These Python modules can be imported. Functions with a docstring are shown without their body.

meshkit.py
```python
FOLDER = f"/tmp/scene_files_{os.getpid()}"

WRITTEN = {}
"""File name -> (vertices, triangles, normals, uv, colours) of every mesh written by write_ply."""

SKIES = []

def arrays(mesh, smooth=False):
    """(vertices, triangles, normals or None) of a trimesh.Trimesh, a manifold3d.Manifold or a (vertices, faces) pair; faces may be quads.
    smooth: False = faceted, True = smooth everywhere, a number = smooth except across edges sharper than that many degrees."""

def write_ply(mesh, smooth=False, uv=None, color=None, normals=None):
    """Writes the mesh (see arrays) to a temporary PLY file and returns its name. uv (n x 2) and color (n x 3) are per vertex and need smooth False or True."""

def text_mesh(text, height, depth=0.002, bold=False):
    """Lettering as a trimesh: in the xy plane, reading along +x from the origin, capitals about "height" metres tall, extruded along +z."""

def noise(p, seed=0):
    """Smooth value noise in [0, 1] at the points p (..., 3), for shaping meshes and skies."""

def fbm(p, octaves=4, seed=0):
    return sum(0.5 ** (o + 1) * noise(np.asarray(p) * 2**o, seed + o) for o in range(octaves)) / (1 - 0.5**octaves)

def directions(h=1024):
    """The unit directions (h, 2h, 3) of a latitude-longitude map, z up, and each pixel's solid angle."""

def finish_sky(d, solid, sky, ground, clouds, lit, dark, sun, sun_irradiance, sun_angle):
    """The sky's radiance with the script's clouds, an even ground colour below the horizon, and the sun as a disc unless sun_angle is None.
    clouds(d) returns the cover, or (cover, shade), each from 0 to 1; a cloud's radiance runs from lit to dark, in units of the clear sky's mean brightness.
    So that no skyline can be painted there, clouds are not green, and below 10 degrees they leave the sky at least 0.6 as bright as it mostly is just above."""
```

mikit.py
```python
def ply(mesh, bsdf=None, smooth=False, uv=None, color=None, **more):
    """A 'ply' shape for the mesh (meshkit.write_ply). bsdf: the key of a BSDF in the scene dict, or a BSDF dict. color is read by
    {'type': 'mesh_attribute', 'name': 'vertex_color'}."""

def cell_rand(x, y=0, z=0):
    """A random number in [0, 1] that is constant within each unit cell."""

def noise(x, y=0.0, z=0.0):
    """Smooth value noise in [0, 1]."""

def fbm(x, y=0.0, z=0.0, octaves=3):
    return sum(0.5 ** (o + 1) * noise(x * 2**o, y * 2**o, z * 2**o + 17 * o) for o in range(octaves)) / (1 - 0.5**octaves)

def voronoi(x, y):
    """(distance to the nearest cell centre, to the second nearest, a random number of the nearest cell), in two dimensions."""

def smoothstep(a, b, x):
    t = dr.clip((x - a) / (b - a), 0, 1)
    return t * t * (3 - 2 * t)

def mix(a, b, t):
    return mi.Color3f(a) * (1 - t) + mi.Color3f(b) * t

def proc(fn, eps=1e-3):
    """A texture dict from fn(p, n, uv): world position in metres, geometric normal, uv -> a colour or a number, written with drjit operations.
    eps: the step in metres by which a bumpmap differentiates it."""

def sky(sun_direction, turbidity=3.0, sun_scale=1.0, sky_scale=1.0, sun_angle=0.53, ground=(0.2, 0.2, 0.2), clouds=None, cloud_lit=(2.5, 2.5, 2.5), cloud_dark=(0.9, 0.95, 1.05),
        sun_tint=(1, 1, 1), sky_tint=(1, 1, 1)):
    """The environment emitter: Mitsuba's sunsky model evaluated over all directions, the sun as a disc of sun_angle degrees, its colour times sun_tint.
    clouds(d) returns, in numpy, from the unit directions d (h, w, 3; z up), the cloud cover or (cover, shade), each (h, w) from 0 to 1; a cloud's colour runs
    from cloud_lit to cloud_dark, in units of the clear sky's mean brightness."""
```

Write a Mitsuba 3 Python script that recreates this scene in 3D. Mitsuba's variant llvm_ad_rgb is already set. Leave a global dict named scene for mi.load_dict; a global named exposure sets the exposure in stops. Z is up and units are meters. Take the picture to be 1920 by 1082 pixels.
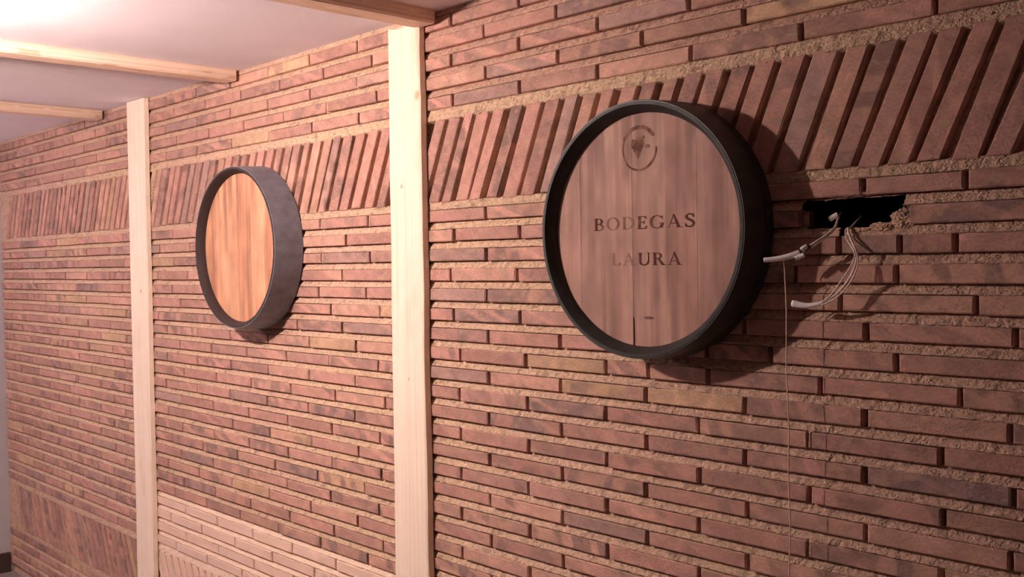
import math
import numpy as np
import trimesh
import drjit as dr
import mitsuba as mi
import mikit
import meshkit
from mikit import cell_rand, noise, fbm, smoothstep, mix
from shapely import geometry as sg, affinity as sa, union_all

T = mi.ScalarTransform4f
scene = {'type': 'scene'}
labels = {}
rng = np.random.default_rng(7)

# ------------------------------------------------------------------ camera, lamp light, exposure
Z0 = 1.679                      # floor at z = 0; brick wall face in the plane y = 0, room at y < 0
CAM = np.array([-2.26703, -1.68126, -0.10485 + Z0])
FWD = np.array([-0.7221922, 0.6911326, -0.0278233])
DOWN = np.array([0.0083045, -0.0315583, -0.9994674])
RIGHT = np.array([0.6916426, 0.7220386, -0.0170516])
F = 1877.91
scene['camera'] = {'type': 'perspective', 'fov_axis': 'x', 'fov': math.degrees(2 * math.atan(960 / F)), 'near_clip': 0.05, 'far_clip': 50.0,
                   'to_world': T().look_at(origin=CAM.tolist(), target=(CAM + FWD).tolist(), up=(-DOWN).tolist())}
exposure = 3.95
LAMPS = [((-4.72, -1.36, 0.43 + Z0), (168.0, 131.0, 117.0)),          # between the battens, out of the frame at the upper left
         ((-6.85, -1.50, 0.27 + Z0), (8.0, 6.3, 6.6))]           # added unseen lamp that brightens the left bay

# ------------------------------------------------------------------ helpers
def numbered(name):
    if name not in scene and name not in labels:
        return name
    k = 1
    while f'{name}_{k:03d}' in scene or f'{name}_{k:03d}' in labels:
        k += 1
    return f'{name}_{k:03d}'

def obj(name, mesh, mat, parent=None, label=None, category=None, group=None, kind=None, smooth=False, **kw):
    key = numbered(parent + '__' + name if parent else name)
    scene[key] = mikit.ply(mesh, mat, smooth, **kw)
    d = {k: v for k, v in (('label', label), ('category', category), ('group', group), ('kind', kind)) if v}
    if d:
        labels[key] = d
    return key

def thing(name, label, category, group=None):
    key = numbered(name)
    labels[key] = {'label': label, 'category': category}
    if group:
        labels[key]['group'] = group
    return key

def box(x0, x1, y0, y1, z0, z1):
    m = trimesh.creation.box((x1 - x0, y1 - y0, z1 - z0))
    m.apply_translation(((x0 + x1) / 2, (y0 + y1) / 2, (z0 + z1) / 2))
    return m

cat = trimesh.util.concatenate

def grid_faces(nr, nc, closed=False):
    """Quads (as triangles) over an nr x nc vertex grid; closed joins the last column to the first."""
    i, j = np.meshgrid(np.arange(nr - 1), np.arange(nc if closed else nc - 1), indexing='ij')
    j2 = (j + 1) % nc
    a, b, c, d = i * nc + j, i * nc + j2, (i + 1) * nc + j2, (i + 1) * nc + j
    return np.vstack([np.stack([a, b, c], -1).reshape(-1, 3), np.stack([a, c, d], -1).reshape(-1, 3)])

def lathe_y(profile, cx, cz, n=128):
    """Closed profile of (radius, y) turned about the axis through (cx, cz) along y."""
    p = np.asarray(profile, float)
    p = np.vstack([p, p[:1]])
    a = np.arange(n) * 2 * np.pi / n
    v = np.stack([cx + p[:, :1] * np.cos(a), np.repeat(p[:, 1:], n, 1), cz + p[:, :1] * np.sin(a)], -1)
    m = trimesh.Trimesh(v.reshape(-1, 3), grid_faces(len(p), n, True), process=True)
    trimesh.repair.fix_normals(m)
    return m

def curve(pts, n=8):
    """Catmull-Rom through pts."""
    p = np.asarray(pts, float)
    p = np.vstack([2 * p[0] - p[1], p, 2 * p[-1] - p[-2]])
    out = []
    for i in range(1, len(p) - 2):
        for t in np.arange(n) / n:
            out.append(0.5 * (2 * p[i] + (p[i + 1] - p[i - 1]) * t + (2 * p[i - 1] - 5 * p[i] + 4 * p[i + 1] - p[i + 2]) * t ** 2
                              + (3 * p[i] - p[i - 1] - 3 * p[i + 1] + p[i + 2]) * t ** 3))
    out.append(p[-2])
    return np.array(out)

def tube(pts, r, sides=10):
    p = np.asarray(pts, float)
    r = np.broadcast_to(r, (len(p),))
    t = np.gradient(p, axis=0)
    t /= np.linalg.norm(t, axis=1, keepdims=True)
    a = np.cross(t, [0.31, 0.9, 0.2])
    a /= np.linalg.norm(a, axis=1, keepdims=True)
    b = np.cross(t, a)
    ang = np.arange(sides) * 2 * np.pi / sides
    v = p[:, None] + r[:, None, None] * (np.cos(ang)[None, :, None] * a[:, None] + np.sin(ang)[None, :, None] * b[:, None])
    n = len(p)
    v = np.vstack([v.reshape(-1, 3), p[:1], p[-1:]])
    k = np.arange(sides)
    f = np.vstack([grid_faces(n, sides, True), np.stack([np.full(sides, n * sides), (k + 1) % sides, k], -1),
                   np.stack([np.full(sides, n * sides + 1), (n - 1) * sides + k, (n - 1) * sides + (k + 1) % sides], -1)])
    m = trimesh.Trimesh(v, f, process=False)
    trimesh.repair.fix_normals(m)
    return m

# ------------------------------------------------------------------ materials
def bsdf(name, col, rough=0.85, spec=0.25, bump=None, bscale=0.002, **kw):
    b = {'type': 'principled', 'base_color': mikit.proc(col) if callable(col) else {'type': 'rgb', 'value': list(col)}, 'roughness': rough, 'specular': spec, **kw}
    if bump:
        b = {'type': 'bumpmap', 'arbitrary': mikit.proc(bump, eps=8e-4), 'scale': bscale, 'bsdf': b}
    scene[name] = {'type': 'twosided', 'bsdf': b}

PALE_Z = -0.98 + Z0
XP1, XP2 = -6.12, -4.415        # where the two posts stand

def brick_col(p, n, uv):
    i = dr.floor(uv.x)
    f = uv.x - i
    r1, r2, r3, r4 = (cell_rand(i, k) for k in (1, 2, 3, 4))
    c = mi.Color3f(0.45, 0.245, 0.200)
    c = dr.select(r1 > 0.40, mi.Color3f(0.49, 0.285, 0.220), c)
    c = dr.select(r1 > 0.64, mi.Color3f(0.410, 0.232, 0.192), c)
    c = dr.select(r1 > 0.84, mi.Color3f(0.37, 0.235, 0.205), c)
    c = dr.select(r1 > 0.94, mi.Color3f(0.52, 0.335, 0.215), c)
    c = c * (0.85 + 0.3 * r4)
    flame = smoothstep(0.36, 0.68, noise(f * 9.0 + 91.0 * r2 + uv.y * (r4 - 0.5) * 1.2, r3 * 40.0 + uv.y * 0.7))
    dark = mix(mi.Color3f(0.225, 0.150, 0.140), mi.Color3f(0.30, 0.175, 0.145), r4)
    c = mix(c, dark, flame * (0.25 + 0.65 * smoothstep(0.30, 0.9, r3)))
    glow = smoothstep(0.5, 0.8, noise(f * 6.0 + 37.0 * r4 + uv.y * 2.0, r2 * 60.0))
    c = mix(c, mi.Color3f(0.58, 0.32, 0.25), glow * (0.2 + 0.6 * smoothstep(0.5, 0.9, r2)))
    c = c * (0.74 + 0.52 * fbm(p.x * 230, p.y * 230, p.z * 260))
    sand = smoothstep(0.60, 0.8, fbm(p.x * 60 + 9, p.y * 60, p.z * 75))
    c = c * (0.80 + 0.4 * fbm(p.x * 45, p.y * 45, p.z * 45 + 3.0))
    c = mix(c, mi.Color3f(0.44, 0.31, 0.20), sand * 0.6)
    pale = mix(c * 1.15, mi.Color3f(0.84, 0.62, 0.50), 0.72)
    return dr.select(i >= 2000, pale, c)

def mortar_col(p, n, uv):
    a = noise(p.x * 2.1, p.z * 2.6, 3.0)
    c = mix(mi.Color3f(0.55, 0.36, 0.275), mi.Color3f(0.575, 0.41, 0.275), a)
    c = mix(c, mi.Color3f(0.50, 0.30, 0.24), smoothstep(0.285, 0.33, p.z - Z0) * smoothstep(XP2, XP2 + 0.05, p.x) * 0.7)
    c = c * (0.50 + 0.96 * fbm(p.x * 240, p.y * 240, p.z * 240))
    c = mix(c, mi.Color3f(0.25, 0.15, 0.12), smoothstep(0.74, 0.86, noise(p.x * 95, p.z * 95, 1.0)) * 0.5)
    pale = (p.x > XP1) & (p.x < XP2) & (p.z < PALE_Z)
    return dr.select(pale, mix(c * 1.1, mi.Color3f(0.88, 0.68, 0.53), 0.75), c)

def rough_bump(p, n, uv):
    return fbm(p.x * 360, p.y * 360, p.z * 360)

def pine(p, n, uv):
    w = p.x + 0.004 * noise(p.z * 3.0, p.x * 9.0)
    g = noise(w * 150.0, p.z * 1.2, 2.0)
    g2 = noise(w * 420.0, p.z * 4.0, 5.0)
    c = mix(mi.Color3f(0.86, 0.72, 0.58), mi.Color3f(0.76, 0.60, 0.45), smoothstep(0.45, 0.85, g) * 0.55)
    c = c * (0.93 + 0.12 * g2)
    for kx, kz, kr in ((-4.352, 0.335 + Z0, 0.017), (-4.425, 0.10 + Z0, 0.008), (-6.10, -0.2 + Z0, 0.012), (-4.41, -0.42 + Z0, 0.006)):
        d = dr.sqrt(dr.square((p.x - kx) * 1.2) + dr.square(p.z - kz))
        c = mix(mi.Color3f(0.58, 0.38, 0.22), c, smoothstep(kr * 0.4, kr, d))
    stain = smoothstep(0.62, 0.85, fbm(p.x * 22, p.z * 7, 9.0))
    return mix(c, mi.Color3f(0.70, 0.54, 0.41), stain * 0.4)

def pine_joist(p, n, uv):
    g = noise(p.x * 180.0, p.y * 1.6, p.z * 180.0)
    c = mix(mi.Color3f(0.76, 0.58, 0.46), mi.Color3f(0.62, 0.43, 0.32), smoothstep(0.35, 0.8, g) * 0.7)
    bark = smoothstep(0.62, 0.74, fbm(p.x * 40, p.y * 9, p.z * 40))
    c = mix(c, mi.Color3f(0.40, 0.24, 0.15), bark * 0.5)
    chip = smoothstep(0.74, 0.80, noise(p.x * 70, p.y * 26, p.z * 70))
    return mix(c, mi.Color3f(0.80, 0.62, 0.45), chip * 0.8)

def head_wood(p, uv, a, b, c2):
    i = dr.floor(uv.x)
    r = cell_rand(i, 7)
    w = p.x + 0.004 * noise(p.z * 6.0, p.x * 12.0)
    g = noise(w * 60.0 + 13 * r, p.z * 3.0, 1.0)
    fine = noise(w * 330.0, p.z * 9.0, 4.0)
    c = mix(a, b, smoothstep(0.3, 0.8, g)) * (0.84 + 0.28 * r)
    streak = smoothstep(0.50, 0.80, 0.6 * noise(w * 24.0 + 5.0 * r, p.z * 2.6, 8.0) + 0.4 * noise(w * 70.0, p.z * 5.0, 3.0))
    c = mix(c, c2, streak * 0.8)
    return c * (0.92 + 0.15 * fine) * (0.72 + 0.56 * fbm(p.x * 32, p.z * 14, 2.0))

def head_pale(p, n, uv):
    return head_wood(p, uv, mi.Color3f(0.40, 0.235, 0.185), mi.Color3f(0.32, 0.170, 0.135), mi.Color3f(0.245, 0.125, 0.100))

def head_orange(p, n, uv):
    return head_wood(p, uv, mi.Color3f(0.64, 0.34, 0.20), mi.Color3f(0.52, 0.245, 0.14), mi.Color3f(0.30, 0.125, 0.07))

def stamp(p, n, uv):
    worn = smoothstep(0.34, 0.60, 0.5 * fbm(p.x * 40 + 3.0, p.z * 40, 5.0) + 0.17 + 0.27 * smoothstep(-3.682, -3.667, p.x) * smoothstep(-3.562, -3.592, p.x) - 0.08)
    return mix(mi.Color3f(0.085, 0.035, 0.025), mi.Color3f(0.29, 0.16, 0.125), worn * 0.85)

def faint_stamp(p, n, uv):
    return mix(mi.Color3f(0.14, 0.068, 0.052), mi.Color3f(0.26, 0.14, 0.11), smoothstep(0.35, 0.7, fbm(p.x * 90, p.z * 90, 2.0)))

def black_iron(p, n, uv):
    return mix(mi.Color3f(0.014, 0.014, 0.013), mi.Color3f(0.035, 0.032, 0.03), fbm(p.x * 40, p.y * 40, p.z * 40))

def grey_iron(p, n, uv):
    return mix(mi.Color3f(0.110, 0.118, 0.145), mi.Color3f(0.215, 0.230, 0.275), fbm(p.x * 45, p.y * 45, p.z * 45))

def plaster(p, n, uv):
    c = mi.Color3f(0.66, 0.61, 0.65) * (0.92 + 0.16 * fbm(p.x * 5, p.y * 5, p.z * 5))
    return c

def floor_col(p, n, uv):
    return mi.Color3f(0.24, 0.20, 0.185) * (0.7 + 0.6 * fbm(p.x * 9, p.y * 9, 1.0))

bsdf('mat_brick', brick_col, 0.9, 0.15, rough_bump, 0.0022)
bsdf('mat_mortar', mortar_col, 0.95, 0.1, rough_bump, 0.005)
bsdf('mat_pine', pine, 0.7, 0.3)
bsdf('mat_joist', pine_joist, 0.8, 0.2)
bsdf('mat_head_pale', head_pale, 0.65, 0.3)
bsdf('mat_head_orange', head_orange, 0.6, 0.3)
bsdf('mat_stamp', stamp, 0.9, 0.1)
bsdf('mat_faint_stamp', faint_stamp, 0.9, 0.1)
bsdf('mat_black_iron', black_iron, 0.5, 0.5)
bsdf('mat_grey_iron', grey_iron, 0.55, 0.4, metallic=0.2)
bsdf('mat_tar', (0.014, 0.0135, 0.013), 0.6, 0.4)
bsdf('mat_brown_wood', (0.034, 0.021, 0.020), 0.7, 0.3)
bsdf('mat_plaster', plaster, 0.9, 0.2)
bsdf('mat_floor', floor_col, 0.8, 0.3)
bsdf('mat_end_wall', (0.47, 0.44, 0.45), 0.9, 0.2)
bsdf('mat_dark_wall', (0.05, 0.04, 0.035), 0.9, 0.2)
bsdf('mat_skirting', (0.05, 0.03, 0.025), 0.5, 0.4)
bsdf('mat_white_plastic', (0.84, 0.80, 0.79), 0.45, 0.5)
bsdf('mat_black_plastic', (0.02, 0.02, 0.02), 0.4, 0.5)
bsdf('mat_cream_wire', (0.80, 0.66, 0.58), 0.5, 0.4)
bsdf('mat_string', (0.74, 0.58, 0.50), 0.9, 0.1)
bsdf('mat_tin', (0.16, 0.15, 0.15), 0.6, 0.4)
bsdf('mat_cavity', (0.03, 0.025, 0.022), 0.95, 0.1)

# ------------------------------------------------------------------ the room
XL, XR, YF, ZC = -7.845, -0.6, -3.3, 0.547 + Z0
obj('floor', box(XL - .1, XR + .1, YF - .1, 0.2, -0.1, 0.0), 'mat_floor', kind='structure')
obj('ceiling', box(XL - .1, XR + .1, YF - .1, 0.2, ZC, ZC + 0.1), 'mat_plaster', kind='structure')
obj('wall_left', box(XL - .1, XL, YF, 0.02, 0.0, ZC), 'mat_end_wall', kind='structure')
obj('wall_right', box(XR, XR + .1, YF, 0.02, 0.0, ZC), 'mat_dark_wall', kind='structure')
obj('wall_front', box(XL - .1, XR + .1, YF - .1, YF, 0.0, ZC), 'mat_dark_wall', kind='structure')
obj('baseboard_left', box(XL, XL + 0.018, YF, -0.005, 0.0, 0.10), 'mat_skirting', kind='structure')

# ------------------------------------------------------------------ the brick wall: courses
H, BH, GAP, BL = 0.0515, 0.0310, 0.0095, 0.24895
BANDS = [(0.055, 0.263, 1.0), (-1.4245, -1.2165, -1.0)]      # slanted bricks: bottom, top, lean
TAN = math.tan(math.radians(23.2))
courses = []                                                  # (name, z of the brick's underside)
for k in range(1, 6):
    courses.append((('T', k), 0.295 + (k - 1) * H))
for k in range(0, 24):
    courses.append((('R', k), -k * H))
for k in range(0, 4):
    courses.append((('B', k), -1.4795 - k * H))

# the joints as they stand in the wall, bay by bay: a joint's place and, where the bond is broken, every joint
RIGHT_JOINT = {('T', k): (-4.237 if k % 2 else -4.110) for k in range(1, 6)}
RIGHT_JOINT.update({('R', k): (-4.227 if k % 2 else -4.115) for k in range(0, 24)})
RIGHT_JOINT.update({('B', k): (-4.23 if k % 2 else -4.11) for k in range(0, 4)})
RIGHT_JOINT.update({('R', 1): -4.241, ('R', 3): -4.254, ('R', 5): -4.244})
RIGHT_BROKEN = {('R', 0): [-4.116, -3.867, -3.618, -3.369, -3.12, -2.94, -2.69],
                ('R', 1): [-4.24, -3.993, -3.744, -3.495, -3.245, -3.04, -2.79],
                ('R', 2): [-4.115, -3.866, -3.617, -3.365, -3.168, -3.055, -2.956, -2.71],
                ('R', 3): [-4.254, -4.007, -3.758, -3.51, -3.258, -3.057, -2.81],
                ('R', 4): [-4.116, -3.867, -3.618, -3.366, -3.165, -2.924, -2.675],
                ('R', 5): [-4.244, -3.996, -3.747, -3.62, -3.367, -3.118, -2.866, -2.62],
                ('R', 6): [-4.114, -3.866, -3.617, -3.46, -3.31, -3.06, -2.81],
                ('R', 7): [-4.221, -3.982, -3.729, -3.605, -3.457, -3.207, -2.95, -2.70]}
MID_JOINT = {('T', 1): -4.649, ('T', 2): -4.56, ('T', 3): -4.652, ('T', 4): -4.576, ('T', 5): -4.648,
             ('R', 0): -4.613, ('R', 1): -4.726, ('R', 2): -4.609, ('R', 3): -4.749, ('R', 4): -4.631, ('R', 5): -4.566, ('R', 6): -4.755,
             ('R', 7): -4.686, ('R', 8): -4.579, ('R', 9): -4.688, ('R', 10): -4.55, ('R', 11): -4.70, ('R', 12): -4.576, ('R', 13): -4.688,
             ('R', 14): -4.574, ('R', 15): -4.658, ('R', 16): -4.588, ('R', 17): -4.70, ('R', 18): -4.573, ('R', 19): -4.649, ('R', 20): -4.567,
             ('R', 21): -4.69, ('R', 22): -4.566, ('R', 23): -4.65, ('B', 0): -4.57, ('B', 1): -4.69, ('B', 2): -4.57, ('B', 3): -4.69}

def joints(first, lo, hi):
    k0 = math.ceil((lo + 0.03 - first) / BL)
    out, x = [], first + k0 * BL
    while x < hi - 0.03:
        out.append(x)
        x += BL
    return out

bricks = []            # dict(x0, x1, z0, z1, lean)
filled = []            # joints filled flush with mortar: (x, z0, z1)
for key, zb in courses:
    lists = []
    lo, hi = XL + 0.004, XP1
    ph = -6.3 - (0.125 if key[1] % 2 else 0.0) - rng.uniform(0, 0.05)
    lists.append((lo, hi, joints(ph, lo, hi)))
    lists.append((XP1, XP2, joints(MID_JOINT[key], XP1, XP2)))
    j = RIGHT_BROKEN.get(key)
    if j:
        j = j + joints(j[-1] + BL, j[-1] + 0.1, XR)
    else:
        j = joints(RIGHT_JOINT[key], XP2, XR)
    lists.append((XP2, XR - 0.004, j))
    for lo, hi, js in lists:
        js = [x + rng.uniform(-0.0025, 0.0025) for x in js]
        ends = [lo - GAP / 2] + js + [hi + GAP / 2]
        for a, b in zip(ends[:-1], ends[1:]):
            if key == ('R', 1) and a > -3.26 and b < -3.02:
                continue                                       # the brick that was knocked out
            z0 = zb + rng.uniform(-0.0012, 0.0008)
            g = GAP * rng.uniform(0.8, 1.15)
            bricks.append(dict(x0=a + g / 2, x1=b - g / 2, z0=z0, z1=zb + BH + rng.uniform(-0.001, 0.001), lean=0.0))
        for x in js:
            if rng.random() < (0.05 if x > XP2 else 0.25):
                filled.append((x, zb, zb + BH))

# slanted bands: the gaps' places at mid-height of the band
GR = [-4.371, -4.312, -4.255, -4.204, -4.143, -4.085, -4.023, -3.960, -3.899]
GR += list(np.linspace(-3.899, -3.339, 11)[1:]) + [-3.273, -3.211, -3.153, -3.097, -3.043, -2.992, -2.937, -2.880]
while GR[-1] < XR - 0.15:
    GR.append(GR[-1] + 0.0565)
GM = [-4.486, -4.543, -4.602, -4.666, -4.725, -4.785, -4.837, -4.893, -4.949, -5.001]
while GM[-1] > -6.0:
    GM.append(GM[-1] - 0.0545 + rng.uniform(-0.003, 0.003))
GL = [-6.20]
while GL[-1] > XL + 0.15:
    GL.append(GL[-1] - 0.055 + rng.uniform(-0.003, 0.003))
GAPS = np.array(sorted(GL) + sorted(GM) + GR)                   # left side of each gap, at mid-height
SGAP = 0.0165
slanted, SG = [], {}
for bi, (za, zb, lean) in enumerate(BANDS):
    gaps = GAPS if bi == 0 else GAPS + 0.02
    zm = (za + zb) / 2
    SG[bi] = gaps
    for a, b in zip(gaps[:-1], gaps[1:]):
        if b - a > 0.09:
            continue
        d = [rng.uniform(-0.0032, 0.0032) for _ in range(4)]
        slanted.append(dict(x0=a + SGAP + d[0], x1=b + d[1], z0=za - 0.004 + d[2], z1=zb + 0.004 + d[3], lean=lean * TAN * (1 + rng.uniform(-.06, .06)), zm=zm))

def brick_mesh(b, uid):
    """A brick face with worn, bevelled front edges; 18 triangles, its number and the place along it in uv."""
    x0, x1, z0, z1, c = b['x0'], b['x1'], b['z0'], b['z1'], 0.0022
    jy = rng.uniform(-0.0016, 0.0014)
    v, uv = [], []
    for y, ins in ((0.0, c), (0.0022, 0.0), (0.060, 0.0)):
        for fx, fz in ((0, 0), (1, 0), (1, 1), (0, 1)):
            x = (x0 + ins if fx == 0 else x1 - ins)
            z = (z0 + ins if fz == 0 else z1 - ins)
            if y < 0.05:
                x += rng.uniform(-1, 1) * 0.0007
                z += rng.uniform(-1, 1) * 0.0006
            yy = y + jy + (rng.uniform(-1, 1) * 0.0007 if y < 0.05 else 0)
            s = (x - x0) / (x1 - x0) if b['lean'] == 0 else (z - z0) / (z1 - z0)
            t = (z - z0) / (z1 - z0) if b['lean'] == 0 else (x - x0) / (x1 - x0)
            if b['lean']:
                x += b['lean'] * (z - b['zm'])
            v.append((x, yy, z + Z0))
            uv.append((uid + 0.02 + 0.96 * min(max(s, 0), 1), 0.02 + 0.96 * t))
    f = [(0, 1, 2), (0, 2, 3)]
    for r in (0, 4):
        for k in range(4):
            a, bb = r + k, r + (k + 1) % 4
            f += [(a, a + 4, bb + 4), (a, bb + 4, bb)]
    return np.array(v), np.array(f), np.array(uv)

def seen(b):
    """How large the brick shows: the nearest ones that the doorway-side viewer has in view come first."""
    xm, zm = (b['x0'] + b['x1']) / 2, (b['z0'] + b['z1']) / 2 + Z0
    q = np.array([xm, 0, zm]) - CAM
    w = q @ FWD
    u, d = q @ RIGHT / w, q @ DOWN / w
    hidden = math.hypot(xm + 3.60, zm - Z0 + 0.045) < 0.17 or math.hypot(xm + 5.30, zm - Z0 + 0.05) < 0.15
    if abs(u) > 0.53 or abs(d) > 0.30 or hidden:
        return 0.0
    return (b['x1'] - b['x0']) / w ** 2

# mortar: one displaced sheet, flush over each brick's head and raked back under the brick above
xs = np.concatenate([np.arange(XL, XP1, 0.009), np.arange(XP1, XP2, 0.0055), np.arange(XP2, -2.6, 0.0036), np.arange(-2.6, XR + 0.02, 0.02)])
zrow, kind = [-Z0 - 0.002], [0.016]
def course_rows(zb):
    # (height, depth, noise amount)
    return [(zb + 0.0005, 0.021, 0), (zb + BH - 0.0015, 0.021, 0), (zb + BH - 0.0005, 0.0018, .35), (zb + BH + 0.0028, 0.0026, .8), (zb + BH + 0.0056, 0.0042, 1),
            (zb + BH + 0.0084, 0.0060, 1), (zb + BH + 0.0112, 0.0080, 1), (zb + BH + 0.0140, 0.0100, 1), (zb + BH + 0.0168, 0.0118, 1), (zb + BH + 0.0190, 0.0135, .7), (zb + H - 0.0005, 0.0150, .4)]
rows = []
for key, zb in courses:
    nxt = zb + H
    r = course_rows(zb)
    if key in (('R', 0), ('B', 0)):                             # under a slanted band: the bed runs up flush
        r = r[:3]
    if key == ('T', 5):
        r = r[:3] + [(zb + BH + 0.004, 0.002, .8), (ZC - Z0 + 0.001, 0.004, .8)]
    rows += [(z, y, a, -1) for z, y, a in r]
rows += [(-Z0 - 0.002, 0.010, 1, -1), (-Z0 + 0.006, 0.012, 1, -1)]
for bi, (za, zt, lean) in enumerate(BANDS):
    lo = za - 0.0240
    for z in np.arange(lo + 0.003, za - 0.001, 0.0035):
        rows.append((z, 0.0026, .9, -1))
    for z in np.arange(za, zt, 0.0042):
        rows.append((z, 0.0, .8, bi))
    for t in np.linspace(0, 1, 9):
        rows.append((zt + t * 0.0315, 0.0022 + 0.009 * max(0, t - 0.35), 1, -1))
rows.sort(key=lambda r: r[0])
RZ = np.array([r[0] for r in rows])
Y = np.array([r[1] for r in rows])[:, None] * np.ones(len(xs))
for ri, (z, y, a, bi) in enumerate(rows):
    if bi >= 0:
        za, zt, lean = BANDS[bi]
        s = xs - lean * TAN * (z - (za + zt) / 2)
        g = SG[bi]
        i = np.clip(np.searchsorted(g, s) - 1, 0, len(g) - 1)
        t = (s - g[i]) / SGAP
        gapfloor = np.where(t < 0.5, 0.0185, 0.0185 - 0.015 * np.clip((t - 0.5) / 0.5, 0, 1))
        Y[ri] = np.where(t < 1.0, gapfloor, 0.019)
        Y[ri] = np.where((s < g[0]) | (t > 7.5), 0.0035, Y[ri])
amp = np.array([r[2] for r in rows])[:, None]
X, Z = np.meshgrid(xs, RZ)
P3 = np.stack([X, Z, np.zeros_like(X)], -1)
n1 = meshkit.fbm(P3 * 230, 2, seed=3) - 0.5
n2 = meshkit.noise(P3 * 95, seed=8) - 0.5
Y = Y + amp * (0.0046 * n1 + 0.0026 * n2)
for x, z0, z1 in filled:
    m = (np.abs(X - x) < 0.006) & (Z > z0 - 0.001) & (Z < z1 + 0.001)
    Y[m] = 0.0022 + 0.003 * (n1[m] + 0.5)
Zd = Z + (amp > 0.5) * 0.0022 * (meshkit.noise(P3 * 120 + 31, seed=5) - 0.5)
V = np.stack([X, Y, Zd + Z0], -1).reshape(-1, 3)
FCS = grid_faces(len(rows), len(xs))
cen = V[FCS].mean(1)
HOLE = (-3.238, -3.048, -0.056, -0.002)
wob = 0.012 * (meshkit.noise(np.stack([cen[:, 0] * 60, cen[:, 2] * 60, 0 * cen[:, 0]], -1), seed=2) - 0.5)
inhole = (cen[:, 0] > HOLE[0] + wob) & (cen[:, 0] < HOLE[1] + wob) & (cen[:, 2] - Z0 > HOLE[2] + 0.6 * wob) & (cen[:, 2] - Z0 < HOLE[3] + 0.6 * wob)
inhole |= (np.abs(cen[:, 0] + 3.162) < 0.006) & (cen[:, 2] - Z0 > -0.105) & (cen[:, 2] - Z0 < -0.05)
inhole &= True
sheet = trimesh.Trimesh(V, FCS[~inhole], process=False)
sheet.invert()
WALL = obj('wall_back', sheet, 'mat_mortar', kind='structure', label='brick wall with sandy raked mortar between thin bricks', smooth=True)
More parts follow.
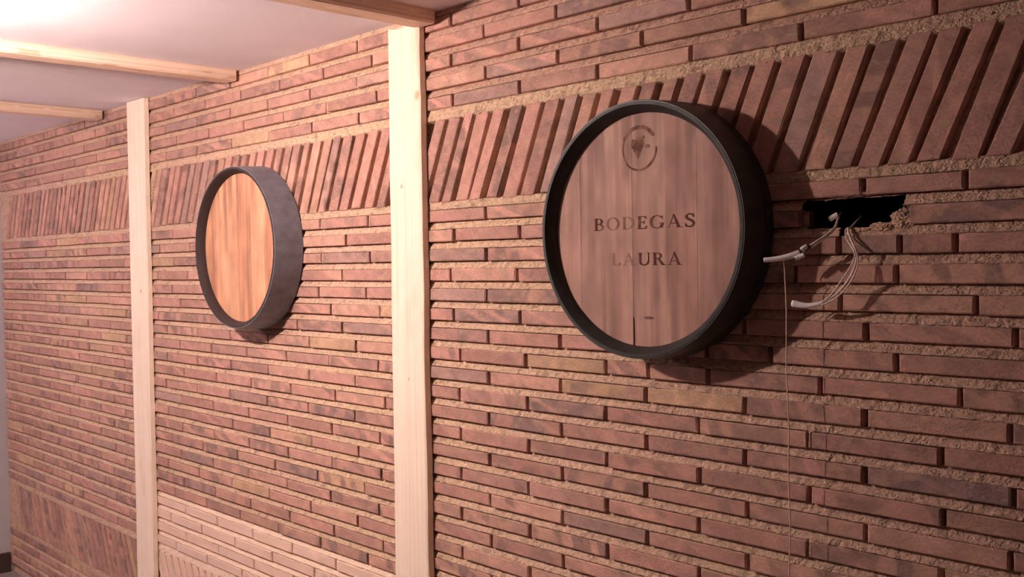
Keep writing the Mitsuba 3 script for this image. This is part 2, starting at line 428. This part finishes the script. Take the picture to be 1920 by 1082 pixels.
# the cavity behind the knocked-out brick, five sides, coloured near black
cx0, cx1, cz0, cz1, cy1 = -3.262, -3.028, -0.125 + Z0, 0.02 + Z0, 0.17
cv = np.array([(x, y, z) for y in (0.030, cy1) for x, z in ((cx0, cz0), (cx1, cz0), (cx1, cz1), (cx0, cz1))])
cf = [(4, 5, 6), (4, 6, 7)]
for k in range(4):
    a, b = k, (k + 1) % 4
    cf += [(a, b, b + 4), (a, b + 4, a + 4)]
obj('cavity', trimesh.Trimesh(cv, cf, process=False), 'mat_cavity', WALL, label='dark hollow behind the missing brick')

rank = sorted(range(len(bricks)), key=lambda i: -seen(bricks[i]))
near = set(i for i in rank[:300] if seen(bricks[i]) > 0)
far = []
for i, b in enumerate(bricks):
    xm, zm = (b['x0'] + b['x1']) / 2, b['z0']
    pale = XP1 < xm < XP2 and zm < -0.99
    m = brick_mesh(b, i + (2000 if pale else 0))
    if i in near:
        scene[numbered(WALL + '__brick')] = mikit.ply((m[0], m[1]), 'mat_brick', uv=m[2])
    else:
        far.append(m)
def joined(ms):
    o = np.cumsum([0] + [len(m[0]) for m in ms])
    return (np.vstack([m[0] for m in ms]), np.vstack([m[1] + k for m, k in zip(ms, o)])), np.vstack([m[2] for m in ms])
g, uv = joined(far)
obj('distant_brick', g, 'mat_brick', WALL, kind='stuff', uv=uv)
far = []
for i, b in enumerate(slanted):
    uid = 1000 + i
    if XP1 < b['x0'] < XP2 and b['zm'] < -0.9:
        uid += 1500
    m = brick_mesh(b, uid)
    if seen(b) > 0:
        scene[numbered(WALL + '__slanted_brick')] = mikit.ply((m[0], m[1]), 'mat_brick', uv=m[2])
    else:
        far.append(m)
g, uv = joined(far)
obj('hidden_slanted_brick', g, 'mat_brick', WALL, kind='stuff', uv=uv)

# broken mortar and brick crumbs around the hole
for x, z, sx, sz, seed in ((-3.205, -0.068, 0.034, 0.012, 1), (-3.128, -0.064, 0.028, 0.009, 2), (-3.090, -0.058, 0.030, 0.011, 3), (-3.052, -0.046, 0.026, 0.022, 4), (-3.15, 0.004, 0.06, 0.007, 5)):
    s = trimesh.creation.icosphere(3, 1.0)
    d = 0.75 + 0.55 * meshkit.fbm(s.vertices * 2.3, 3, seed=seed)
    s.vertices *= d[:, None] * np.array([sx * .85, 0.011, sz * .85]) * (1 + 0.5 * (meshkit.noise(s.vertices * 9.0, seed) - 0.5))[:, None]
    s.apply_translation((x, 0.0135, z + Z0))
    obj('mortar_lump', s, 'mat_mortar', WALL)

# ------------------------------------------------------------------ timber
def post(xl_t, xr_t, xl_b, xr_b, zt, thick, seed, label, notch):
    zs = np.concatenate([np.linspace(0.0, zt - 0.03, 110), np.linspace(zt - 0.028, zt, 6)])
    cols = 9
    rowsv = []
    for z in zs:
        f = z / zt
        a = xl_b + (xl_t - xl_b) * f + 0.0045 * (meshkit.fbm(np.array([z * 5.0, seed, 0.3]), 3, seed) - 0.5)
        b = xr_b + (xr_t - xr_b) * f + 0.012 * (meshkit.fbm(np.array([z * 6.0, seed + 9.0, 0.7]), 4, seed + 1) - 0.5)
        w = 0.003 + 0.008 * max(0, meshkit.noise(np.array([z * 4.0, 3.1, seed]), seed + 2) - 0.45)
        front = [(a + 0.002, -thick)] + [(a + (b - a) * k / cols, -thick - 0.0006) for k in range(1, cols)] + [(b - w, -thick)]
        rowsv.append([(a, -0.0012), (a, -thick + 0.002)] + front + [(b, -thick + w * 0.8), (b + 0.001, -0.0012)])
    n = len(rowsv[0])
    v = []
    for zi, (z, r) in enumerate(zip(zs, rowsv)):
        xa, xb = r[0][0], r[-1][0]
        for x, y in r:
            t = (x - xa) / (xb - xa)
            dip = notch * (1 - (2 * t - 1) ** 2) * max(0, (z - (zt - 0.03)) / 0.03)
            v.append((x, y, z - dip))
    v = np.array(v)
    f = grid_faces(len(zs), n, True)
    last = (len(zs) - 1) * n
    caps = [(last, last + k, last + k + 1) for k in range(1, n - 1)] + [(0, k + 1, k) for k in range(1, n - 1)]
    m = trimesh.Trimesh(v, np.vstack([f, caps]), process=False)
    trimesh.repair.fix_normals(m)
    return obj('timber_post', m, 'mat_pine', label=label, category='post', smooth=40)

post(-4.474, -4.341, -4.497, -4.343, 0.532 + Z0, 0.021, 11, 'rough-sawn pale pine post fixed to the brick wall between the two barrel ends', 0.011)
post(-6.190, -6.035, -6.214, -6.062, 0.545 + Z0, 0.021, 23, 'far rough-sawn pale pine post on the brick wall left of the orange barrel end', 0.0)

def joist(xa, xb, zb, seed, label):
    ys = np.linspace(-3.29, -0.012, 90)
    v = []
    for y in ys:
        w = [0.006 * (meshkit.fbm(np.array([y * 7, k * 3.3, seed]), 3, seed + k) - 0.5) for k in range(4)]
        zt = ZC - 0.0006
        c = 0.005
        v += [(xa + w[0] * .4, y, zt), (xa + w[0], y, zb + Z0 + c), (xa + c + w[0], y, zb + Z0 + w[1] * .5), ((xa + xb) / 2, y, zb + Z0 + w[1] * .6), (xb - c + w[2], y, zb + Z0 + w[3] * .5),
              (xb + w[2], y, zb + Z0 + c), (xb + w[2] * .4, y, zt)]
    n = 7
    f = grid_faces(len(ys), n, True)
    last = (len(ys) - 1) * n
    caps = [(last, last + k, last + k + 1) for k in range(1, n - 1)] + [(0, k + 1, k) for k in range(1, n - 1)]
    m = trimesh.Trimesh(np.array(v), np.vstack([f, caps]), process=False)
    trimesh.repair.fix_normals(m)
    obj('ceiling_batten', m, 'mat_joist', label=label, category='beam', smooth=30)

joist(-4.360, -4.283, 0.512, 1, 'wooden ceiling batten over the top of the nearer pine post, dark right face')
joist(-5.402, -5.325, 0.512, 2, 'brightly lit wooden ceiling batten meeting the wall between the two pine posts')
joist(-6.530, -6.452, 0.512, 3, 'far wooden ceiling batten meeting the wall left of the far pine post')

# ------------------------------------------------------------------ barrel ends
def plates(poly, thick, y_front, uid=None):
    """A flat outline in the wall's plane as a solid of real thickness, its face at y_front."""
    ms = [trimesh.creation.extrude_polygon(g, thick, engine='earcut') for g in getattr(poly, 'geoms', [poly]) if g.area > 1e-8]
    m = cat(ms)
    m.apply_transform(np.array([[1, 0, 0, 0], [0, 0, 1, y_front], [0, 1, 0, 0], [0, 0, 0, 1.0]]))
    m.invert()
    return m

def barrel(cx, cz, R, depth, recess, label, iron, inner, wood, edges, uid, inset, crack=None, wide=False):
    t = thing('barrel_end', label, 'barrel')
    y0 = -0.002
    if wide:
        obj('hoop', lathe_y([(R - .002, -depth), (R, -depth), (R + .0008, -depth + .001), (R + .0060, y0 - .001), (R + .002, y0 - .001)], cx, cz), iron, t, 'wide iron hoop round the rim', smooth=40)
    else:
        obj('hoop', lathe_y([(R - .002, -depth), (R, -depth), (R + .0008, -depth + .001), (R + .0050, -depth + .062), (R + .0045, -depth + .063), (R + .0015, -depth + .063)], cx, cz), iron, t, 'iron hoop round the rim', smooth=40)
        obj('hoop', lathe_y([(R + .002, -depth + .065), (R + .0045, -depth + .065), (R + .0055, y0 - .001), (R + .002, y0 - .001)], cx, cz), iron, t, 'second iron hoop against the wall', smooth=40)
    obj('stave_ring', lathe_y([(R - .0025, -depth - .0012), (R - .0085, -depth - .0012), (R - .0175, -depth + .011), (R - inset, -depth + recess - .001), (R - inset, -depth + recess + .014),
                               (R - inset - .004, y0), (R + .0012, y0), (R - .001, -depth + .02)], cx, cz), inner, t, 'dark inner rim of the staves', smooth=35)
    r, yh = R - inset + .0005, -depth + recess
    back = plates(sg.Point(cx, cz).buffer(r, 64), 0.008, yh + 0.010)
    hd = obj('head', back, 'mat_brown_wood', t)
    disc = sg.Point(cx, cz).buffer(r, 96)
    ed = [-r - .01] + edges + [r + .01]
    for k, (a, b) in enumerate(zip(ed[:-1], ed[1:])):
        s = disc.intersection(sg.box(cx + a + .00018, cz - 1, cx + b - .00018, cz + 1))
        if crack:
            s = s.difference(sg.Polygon([(cx + crack - .0012, cz - 1), (cx + crack + .0120, cz - 1), (cx + crack + .0030, cz - .185), (cx + crack - .0012, cz - .178)]))
        m = plates(s, 0.010, yh + 0.0004 * (k % 2))
        u = np.stack([np.full(len(m.vertices), uid + k + 0.5) + 0.3 * (m.vertices[:, 0] - cx), m.vertices[:, 2] - cz], -1)
        obj('board', m, wood, hd, uv=u)
    return t, hd, yh

def ell(cx, cy, a, b):
    return sa.scale(sg.Point(cx, cy).buffer(1, 24), a, b)

def glyph(ch):
    """Serif capitals, one unit high."""
    B = sg.box
    k, n, s = .17, .065, .05
    def stem(x, w=k, top=True, bot=True):
        o = [B(x, 0, x + w, 1)]
        if bot: o.append(B(x - .08, 0, x + w + .08, s))
        if top: o.append(B(x - .08, 1 - s, x + w + .08, 1))
        return o
    if ch == 'L':
        p = stem(.08) + [B(.08, 0, .66, n), sg.Polygon([(.66, 0), (.70, .27), (.64, .27), (.52, n)])]
    elif ch == 'E':
        p = stem(.08) + [B(.08, 0, .66, n), B(.08, 1 - n, .64, 1), B(.2, .48, .5, .48 + n), B(.47, .38, .53, .64), sg.Polygon([(.66, 0), (.70, .25), (.64, .25), (.54, n)]), sg.Polygon([(.64, 1), (.66, .77), (.60, .77), (.52, 1 - n)])]
    elif ch == 'D':
        o = ell(.30, .5, .56, .5).difference(ell(.30, .5, .38, .5 - n))
        p = stem(.08) + [o.intersection(B(.2, 0, 2, 1)), B(.08, 0, .32, n), B(.08, 1 - n, .32, 1)]
    elif ch == 'B':
        u = ell(.32, .745, .34, .255).difference(ell(.32, .745, .19, .255 - n)).intersection(B(.2, 0, 2, 1))
        l = ell(.34, .27, .40, .27).difference(ell(.34, .27, .23, .27 - n)).intersection(B(.2, 0, 2, 1))
        p = stem(.08) + [u, l, B(.08, 0, .36, n), B(.08, 1 - n, .34, 1), B(.2, .48, .36, .48 + n)]
    elif ch == 'O':
        p = [ell(.48, .5, .48, .52).difference(ell(.48, .5, .30, .46))]
    elif ch == 'G':
        o = ell(.48, .5, .48, .52).difference(ell(.48, .5, .30, .455)).difference(B(.62, .40, 2, .80))
        p = [o, B(.70, .04, .86, .42), B(.60, .38, .96, .43), B(.80, .68, .86, .96)]
    elif ch == 'A':
        p = [sg.Polygon([(.08, 0), (.15, 0), (.47, .93), (.44, 1.02)]), sg.Polygon([(.40, 1.02), (.50, 1.02), (.90, 0), (.70, 0)]), B(.24, .30, .70, .30 + n), B(0, 0, .25, s), B(.60, 0, 1.0, s)]
    elif ch == 'S':
        q = [(.56, .80), (.50, .92), (.34, .975), (.17, .90), (.13, .76), (.22, .62), (.38, .52), (.53, .40), (.58, .25), (.50, .09), (.32, .025), (.14, .09), (.08, .22)]
        c = curve([(x, y, 0) for x, y in q], 5)[:, :2]
        p = [sg.LineString(c).buffer(.055), sg.LineString(c[18:46]).buffer(.085), B(.55, .72, .60, .98), B(.04, .02, .09, .30)]
    elif ch == 'U':
        o = ell(.46, .32, .38, .34).difference(ell(.47, .34, .24, .28)).intersection(B(0, -1, 2, .33))
        p = [B(.08, .30, .25, 1), B(0, 1 - s, .33, 1), B(.77, .30, .84, 1), B(.68, 1 - s, .93, 1), o]
    elif ch == 'R':
        u = ell(.32, .74, .36, .26).difference(ell(.32, .74, .20, .26 - n)).intersection(B(.2, 0, 2, 1))
        p = stem(.08) + [u, B(.08, 1 - n, .34, 1), B(.2, .48, .36, .48 + n), sg.Polygon([(.36, .50), (.54, .50), (.88, 0), (.68, 0)]), B(.66, 0, .95, s)]
    g = union_all([q.buffer(0) for q in p])
    return sa.translate(g, -g.bounds[0], 0)

def word(text, x0, x1, z0, height):
    x, parts = 0.0, []
    for ch in text:
        g = glyph(ch)
        parts.append(sa.translate(g, x, 0))
        x += g.bounds[2] + 0.17
    w = union_all(parts)
    w = sa.scale(w, (x1 - x0) / w.bounds[2], height, origin=(0, 0))
    return sa.translate(w, x0, z0)

CX2, CZ2 = -3.566, -0.047 + Z0
t2, h2, y2 = barrel(CX2, CZ2, 0.2615, 0.092, 0.026, 'black-rimmed wooden barrel end stamped BODEGAS LAURA beside the hole in the wall', 'mat_black_iron', 'mat_tar', 'mat_head_pale',
                    [-0.170, -0.100, -0.026, 0.060, 0.136, 0.198], 40, 0.0225, crack=-0.026)
obj('lettering', plates(word('BODEGAS', -3.697, -3.434, -0.0445 + Z0, 0.0262), 0.0006, y2 - 0.0005), 'mat_stamp', h2, 'dark stamped serif word BODEGAS')
obj('lettering', plates(word('LAURA', -3.649, -3.4665, -0.119 + Z0, 0.0255), 0.0006, y2 - 0.0005), 'mat_stamp', h2, 'dark stamped serif word LAURA')
EX, EZ = -3.5715, 0.1205 + Z0
def arc(r, a0, a1, w):
    a = np.radians(np.linspace(a0, a1, 24))
    return sg.LineString(np.stack([EX + r * np.cos(a), EZ + r * np.sin(a)], -1)).buffer(w / 2)
em = [arc(.0435, 35, 100, .0075), arc(.0435, 104, 150, .007), arc(.044, 205, 262, .0045), arc(.044, 264, 325, .0045), arc(.044, 328, 358, .004), arc(.0425, 152, 200, .003)]
for rowk, nk in enumerate((4, 5, 4, 3, 2, 1)):
    for q in range(nk):
        em.append(sg.Point(EX - .004 + (q - (nk - 1) / 2) * .0072, EZ + .016 - rowk * .0066).buffer(.0036))
em += [ell(EX + .021, EZ + .003, .0062, .004), ell(EX + .006, EZ + .022, .009, .004)]
obj('emblem', plates(union_all(em), 0.0006, y2 - 0.0005), 'mat_faint_stamp', h2, 'round stamped emblem with a bunch of grapes')
obj('stamp_mark', plates(ell(-3.5515, -0.2265 + Z0, .013, .003), 0.0006, y2 - 0.0005), 'mat_faint_stamp', h2, 'small dark stamped dash')

barrel(-5.218, -0.048 + Z0, 0.2600, 0.098, 0.027, 'wooden barrel end with orange head and grey iron rim between the two pine posts', 'mat_grey_iron', 'mat_brown_wood', 'mat_head_orange',
       [-0.17, -0.085, -0.01, 0.07, 0.15], 60, 0.0205, wide=True)

# ------------------------------------------------------------------ cables and string at the hole
t = thing('white_cable', 'white electric cable with a black terminal sticking out of the hole towards the barrel', 'cable')
A = curve([(-3.1942, 0.06, 1.6538), (-3.1793, 0.02, 1.6388), (-3.176, 0.0, 1.6229), (-3.1826, -0.015, 1.6114), (-3.193, -0.025, 1.602), (-3.2055, -0.035, 1.5917)])
obj('wire', tube(A, 0.0021), 'mat_cream_wire', t, smooth=True)
obj('wire', tube(A + np.array([0.0016, 0.001, -0.0042]) * np.linspace(0, 1, len(A))[:, None], 0.0018), 'mat_cream_wire', t, smooth=True)
B = curve([(-3.2055, -0.035, 1.5915), (-3.2169, -0.045, 1.5814), (-3.2349, -0.055, 1.5735), (-3.2564, -0.065, 1.5690), (-3.2758, -0.075, 1.5672)])
obj('sleeve', tube(B[9:], np.linspace(0.0058, 0.0046, len(B) - 9)), 'mat_white_plastic', t, 'thick white sleeve', smooth=True)
obj('terminal', tube(B[:9], 0.0040), 'mat_black_plastic', t, 'black terminal piece', smooth=30)
obj('terminal_cap', tube(curve([(-3.2085, -0.040, 1.5905), (-3.2125, -0.045, 1.5868), (-3.2150, -0.047, 1.5840)]), 0.0048), 'mat_white_plastic', t, 'small white cap', smooth=30)
obj('terminal_cap', tube(curve([(-3.2080, -0.050, 1.5755), (-3.2150, -0.052, 1.5722), (-3.2230, -0.056, 1.5690)]), 0.0044), 'mat_white_plastic', t, 'small white cap', smooth=30)
obj('clip', tube(curve([(-3.1960, 0.018, 1.640), (-3.1865, 0.020, 1.645), (-3.1790, 0.022, 1.648)]), [0.002] + [0.0055] * 15 + [0.004]), 'mat_white_plastic', t, 'small white clip', smooth=30)
t = thing('stranded_cable', 'loose pale stranded wire curling down out of the hole with a thick white end', 'cable')
A = curve([(-3.1593, 0.07, 1.6455), (-3.1497, 0.015, 1.625), (-3.147, -0.004, 1.6199), (-3.1378, -0.012, 1.6025), (-3.1248, -0.02, 1.5833), (-3.1208, -0.024, 1.5673), (-3.1239, -0.03, 1.5459),
           (-3.1371, -0.034, 1.5224), (-3.1539, -0.037, 1.5044), (-3.1751, -0.04, 1.4909), (-3.2057, -0.042, 1.4837), (-3.2352, -0.045, 1.4871)])
B = curve([(-3.1593, 0.07, 1.6455), (-3.1497, 0.015, 1.625), (-3.1511, -0.004, 1.6201), (-3.146, -0.012, 1.6027), (-3.1278, -0.022, 1.5834), (-3.1238, -0.026, 1.5674), (-3.1329, -0.032, 1.5459),
           (-3.1461, -0.036, 1.5253), (-3.158, -0.039, 1.5083), (-3.174, -0.042, 1.4929), (-3.2045, -0.044, 1.4857)])
obj('wire', tube(A, 0.0020), 'mat_cream_wire', t, smooth=True)
obj('wire', tube(B, 0.0014), 'mat_cream_wire', t, smooth=True)
obj('wire', tube(A[24:] + np.array([0.004, 0.0, -0.004]) * np.sin(np.linspace(0, np.pi, len(A) - 24))[:, None], 0.0014), 'mat_cream_wire', t, smooth=True)
obj('sleeve', tube(A[-17:], np.linspace(0.0028, 0.0066, 17)), 'mat_white_plastic', t, 'thick white sleeve', smooth=True)
zs = np.linspace(1.5702, 0.45, 60)
S = np.stack([-3.2478 + 0.0022 * np.sin(zs * 7.0) + 0.0012 * np.sin(zs * 31), np.full(60, -0.045), zs], -1)
S[0] = (-3.2464, -0.0595, 1.5702)
obj('hanging_string', tube(S, 0.0011, 6), 'mat_string', label='thin pale string hanging straight down the wall from the white cable', category='string', smooth=True)

# ------------------------------------------------------------------ the lamp that lights the room and an added fill lamp, hung from the ceiling
for LAMP, rgb, where, rad in ((*LAMPS[0], 'nearer round bulb under the ceiling with an added tin blocker round half of it', 0.034), (*LAMPS[1], 'added unseen white globe lamp under the ceiling that brightens the left bay', 0.09)):
    t = thing('ceiling_lamp', where, 'lamp')
    hold = trimesh.creation.cylinder(0.05, 0.016, sections=48)
    hold.apply_translation((LAMP[0], LAMP[1], ZC - 0.0085))
    neck = trimesh.creation.cylinder(0.02, ZC - 0.016 - LAMP[2] - 0.8 * rad, sections=32)
    neck.apply_translation((LAMP[0], LAMP[1], (ZC - 0.016 + LAMP[2] + 0.8 * rad) / 2))
    obj('holder', cat([hold, neck]), 'mat_white_plastic', t, smooth=30)
    bulb = trimesh.creation.icosphere(3, rad)
    bulb.apply_translation(LAMP)
    if rad < 0.05:                                              # added tin blocker, keeps lamp light off the right of the wall
        az = np.radians(np.linspace(56, 200, 40))
        sh = np.array([(LAMP[0] + r * np.sin(a), LAMP[1] + r * np.cos(a), LAMP[2] + z) for r, z in ((.075, -.085), (.075, .10), (.0765, .10), (.0765, -.085)) for a in az])
        fs = grid_faces(4, 40)
        low = np.array([(120 + k, 120 + k + 1, k + 1) for k in range(39)] + [(120 + k, k + 1, k) for k in range(39)])
        side = np.array([(0, 40, 80), (0, 80, 120), (39, 119, 79), (39, 159, 119)])
        added_blocker = trimesh.Trimesh(sh, np.vstack([fs, low, side]), process=False)
        trimesh.repair.fix_normals(added_blocker)
        obj('added_blocker', added_blocker, 'mat_tin', t, 'added curved tin blocker that dims the right of the wall')
    k = obj('bulb', bulb, 'mat_white_plastic', t, smooth=True)
    scene[k]['emitter'] = {'type': 'area', 'radiance': {'type': 'rgb', 'value': list(rgb)}}
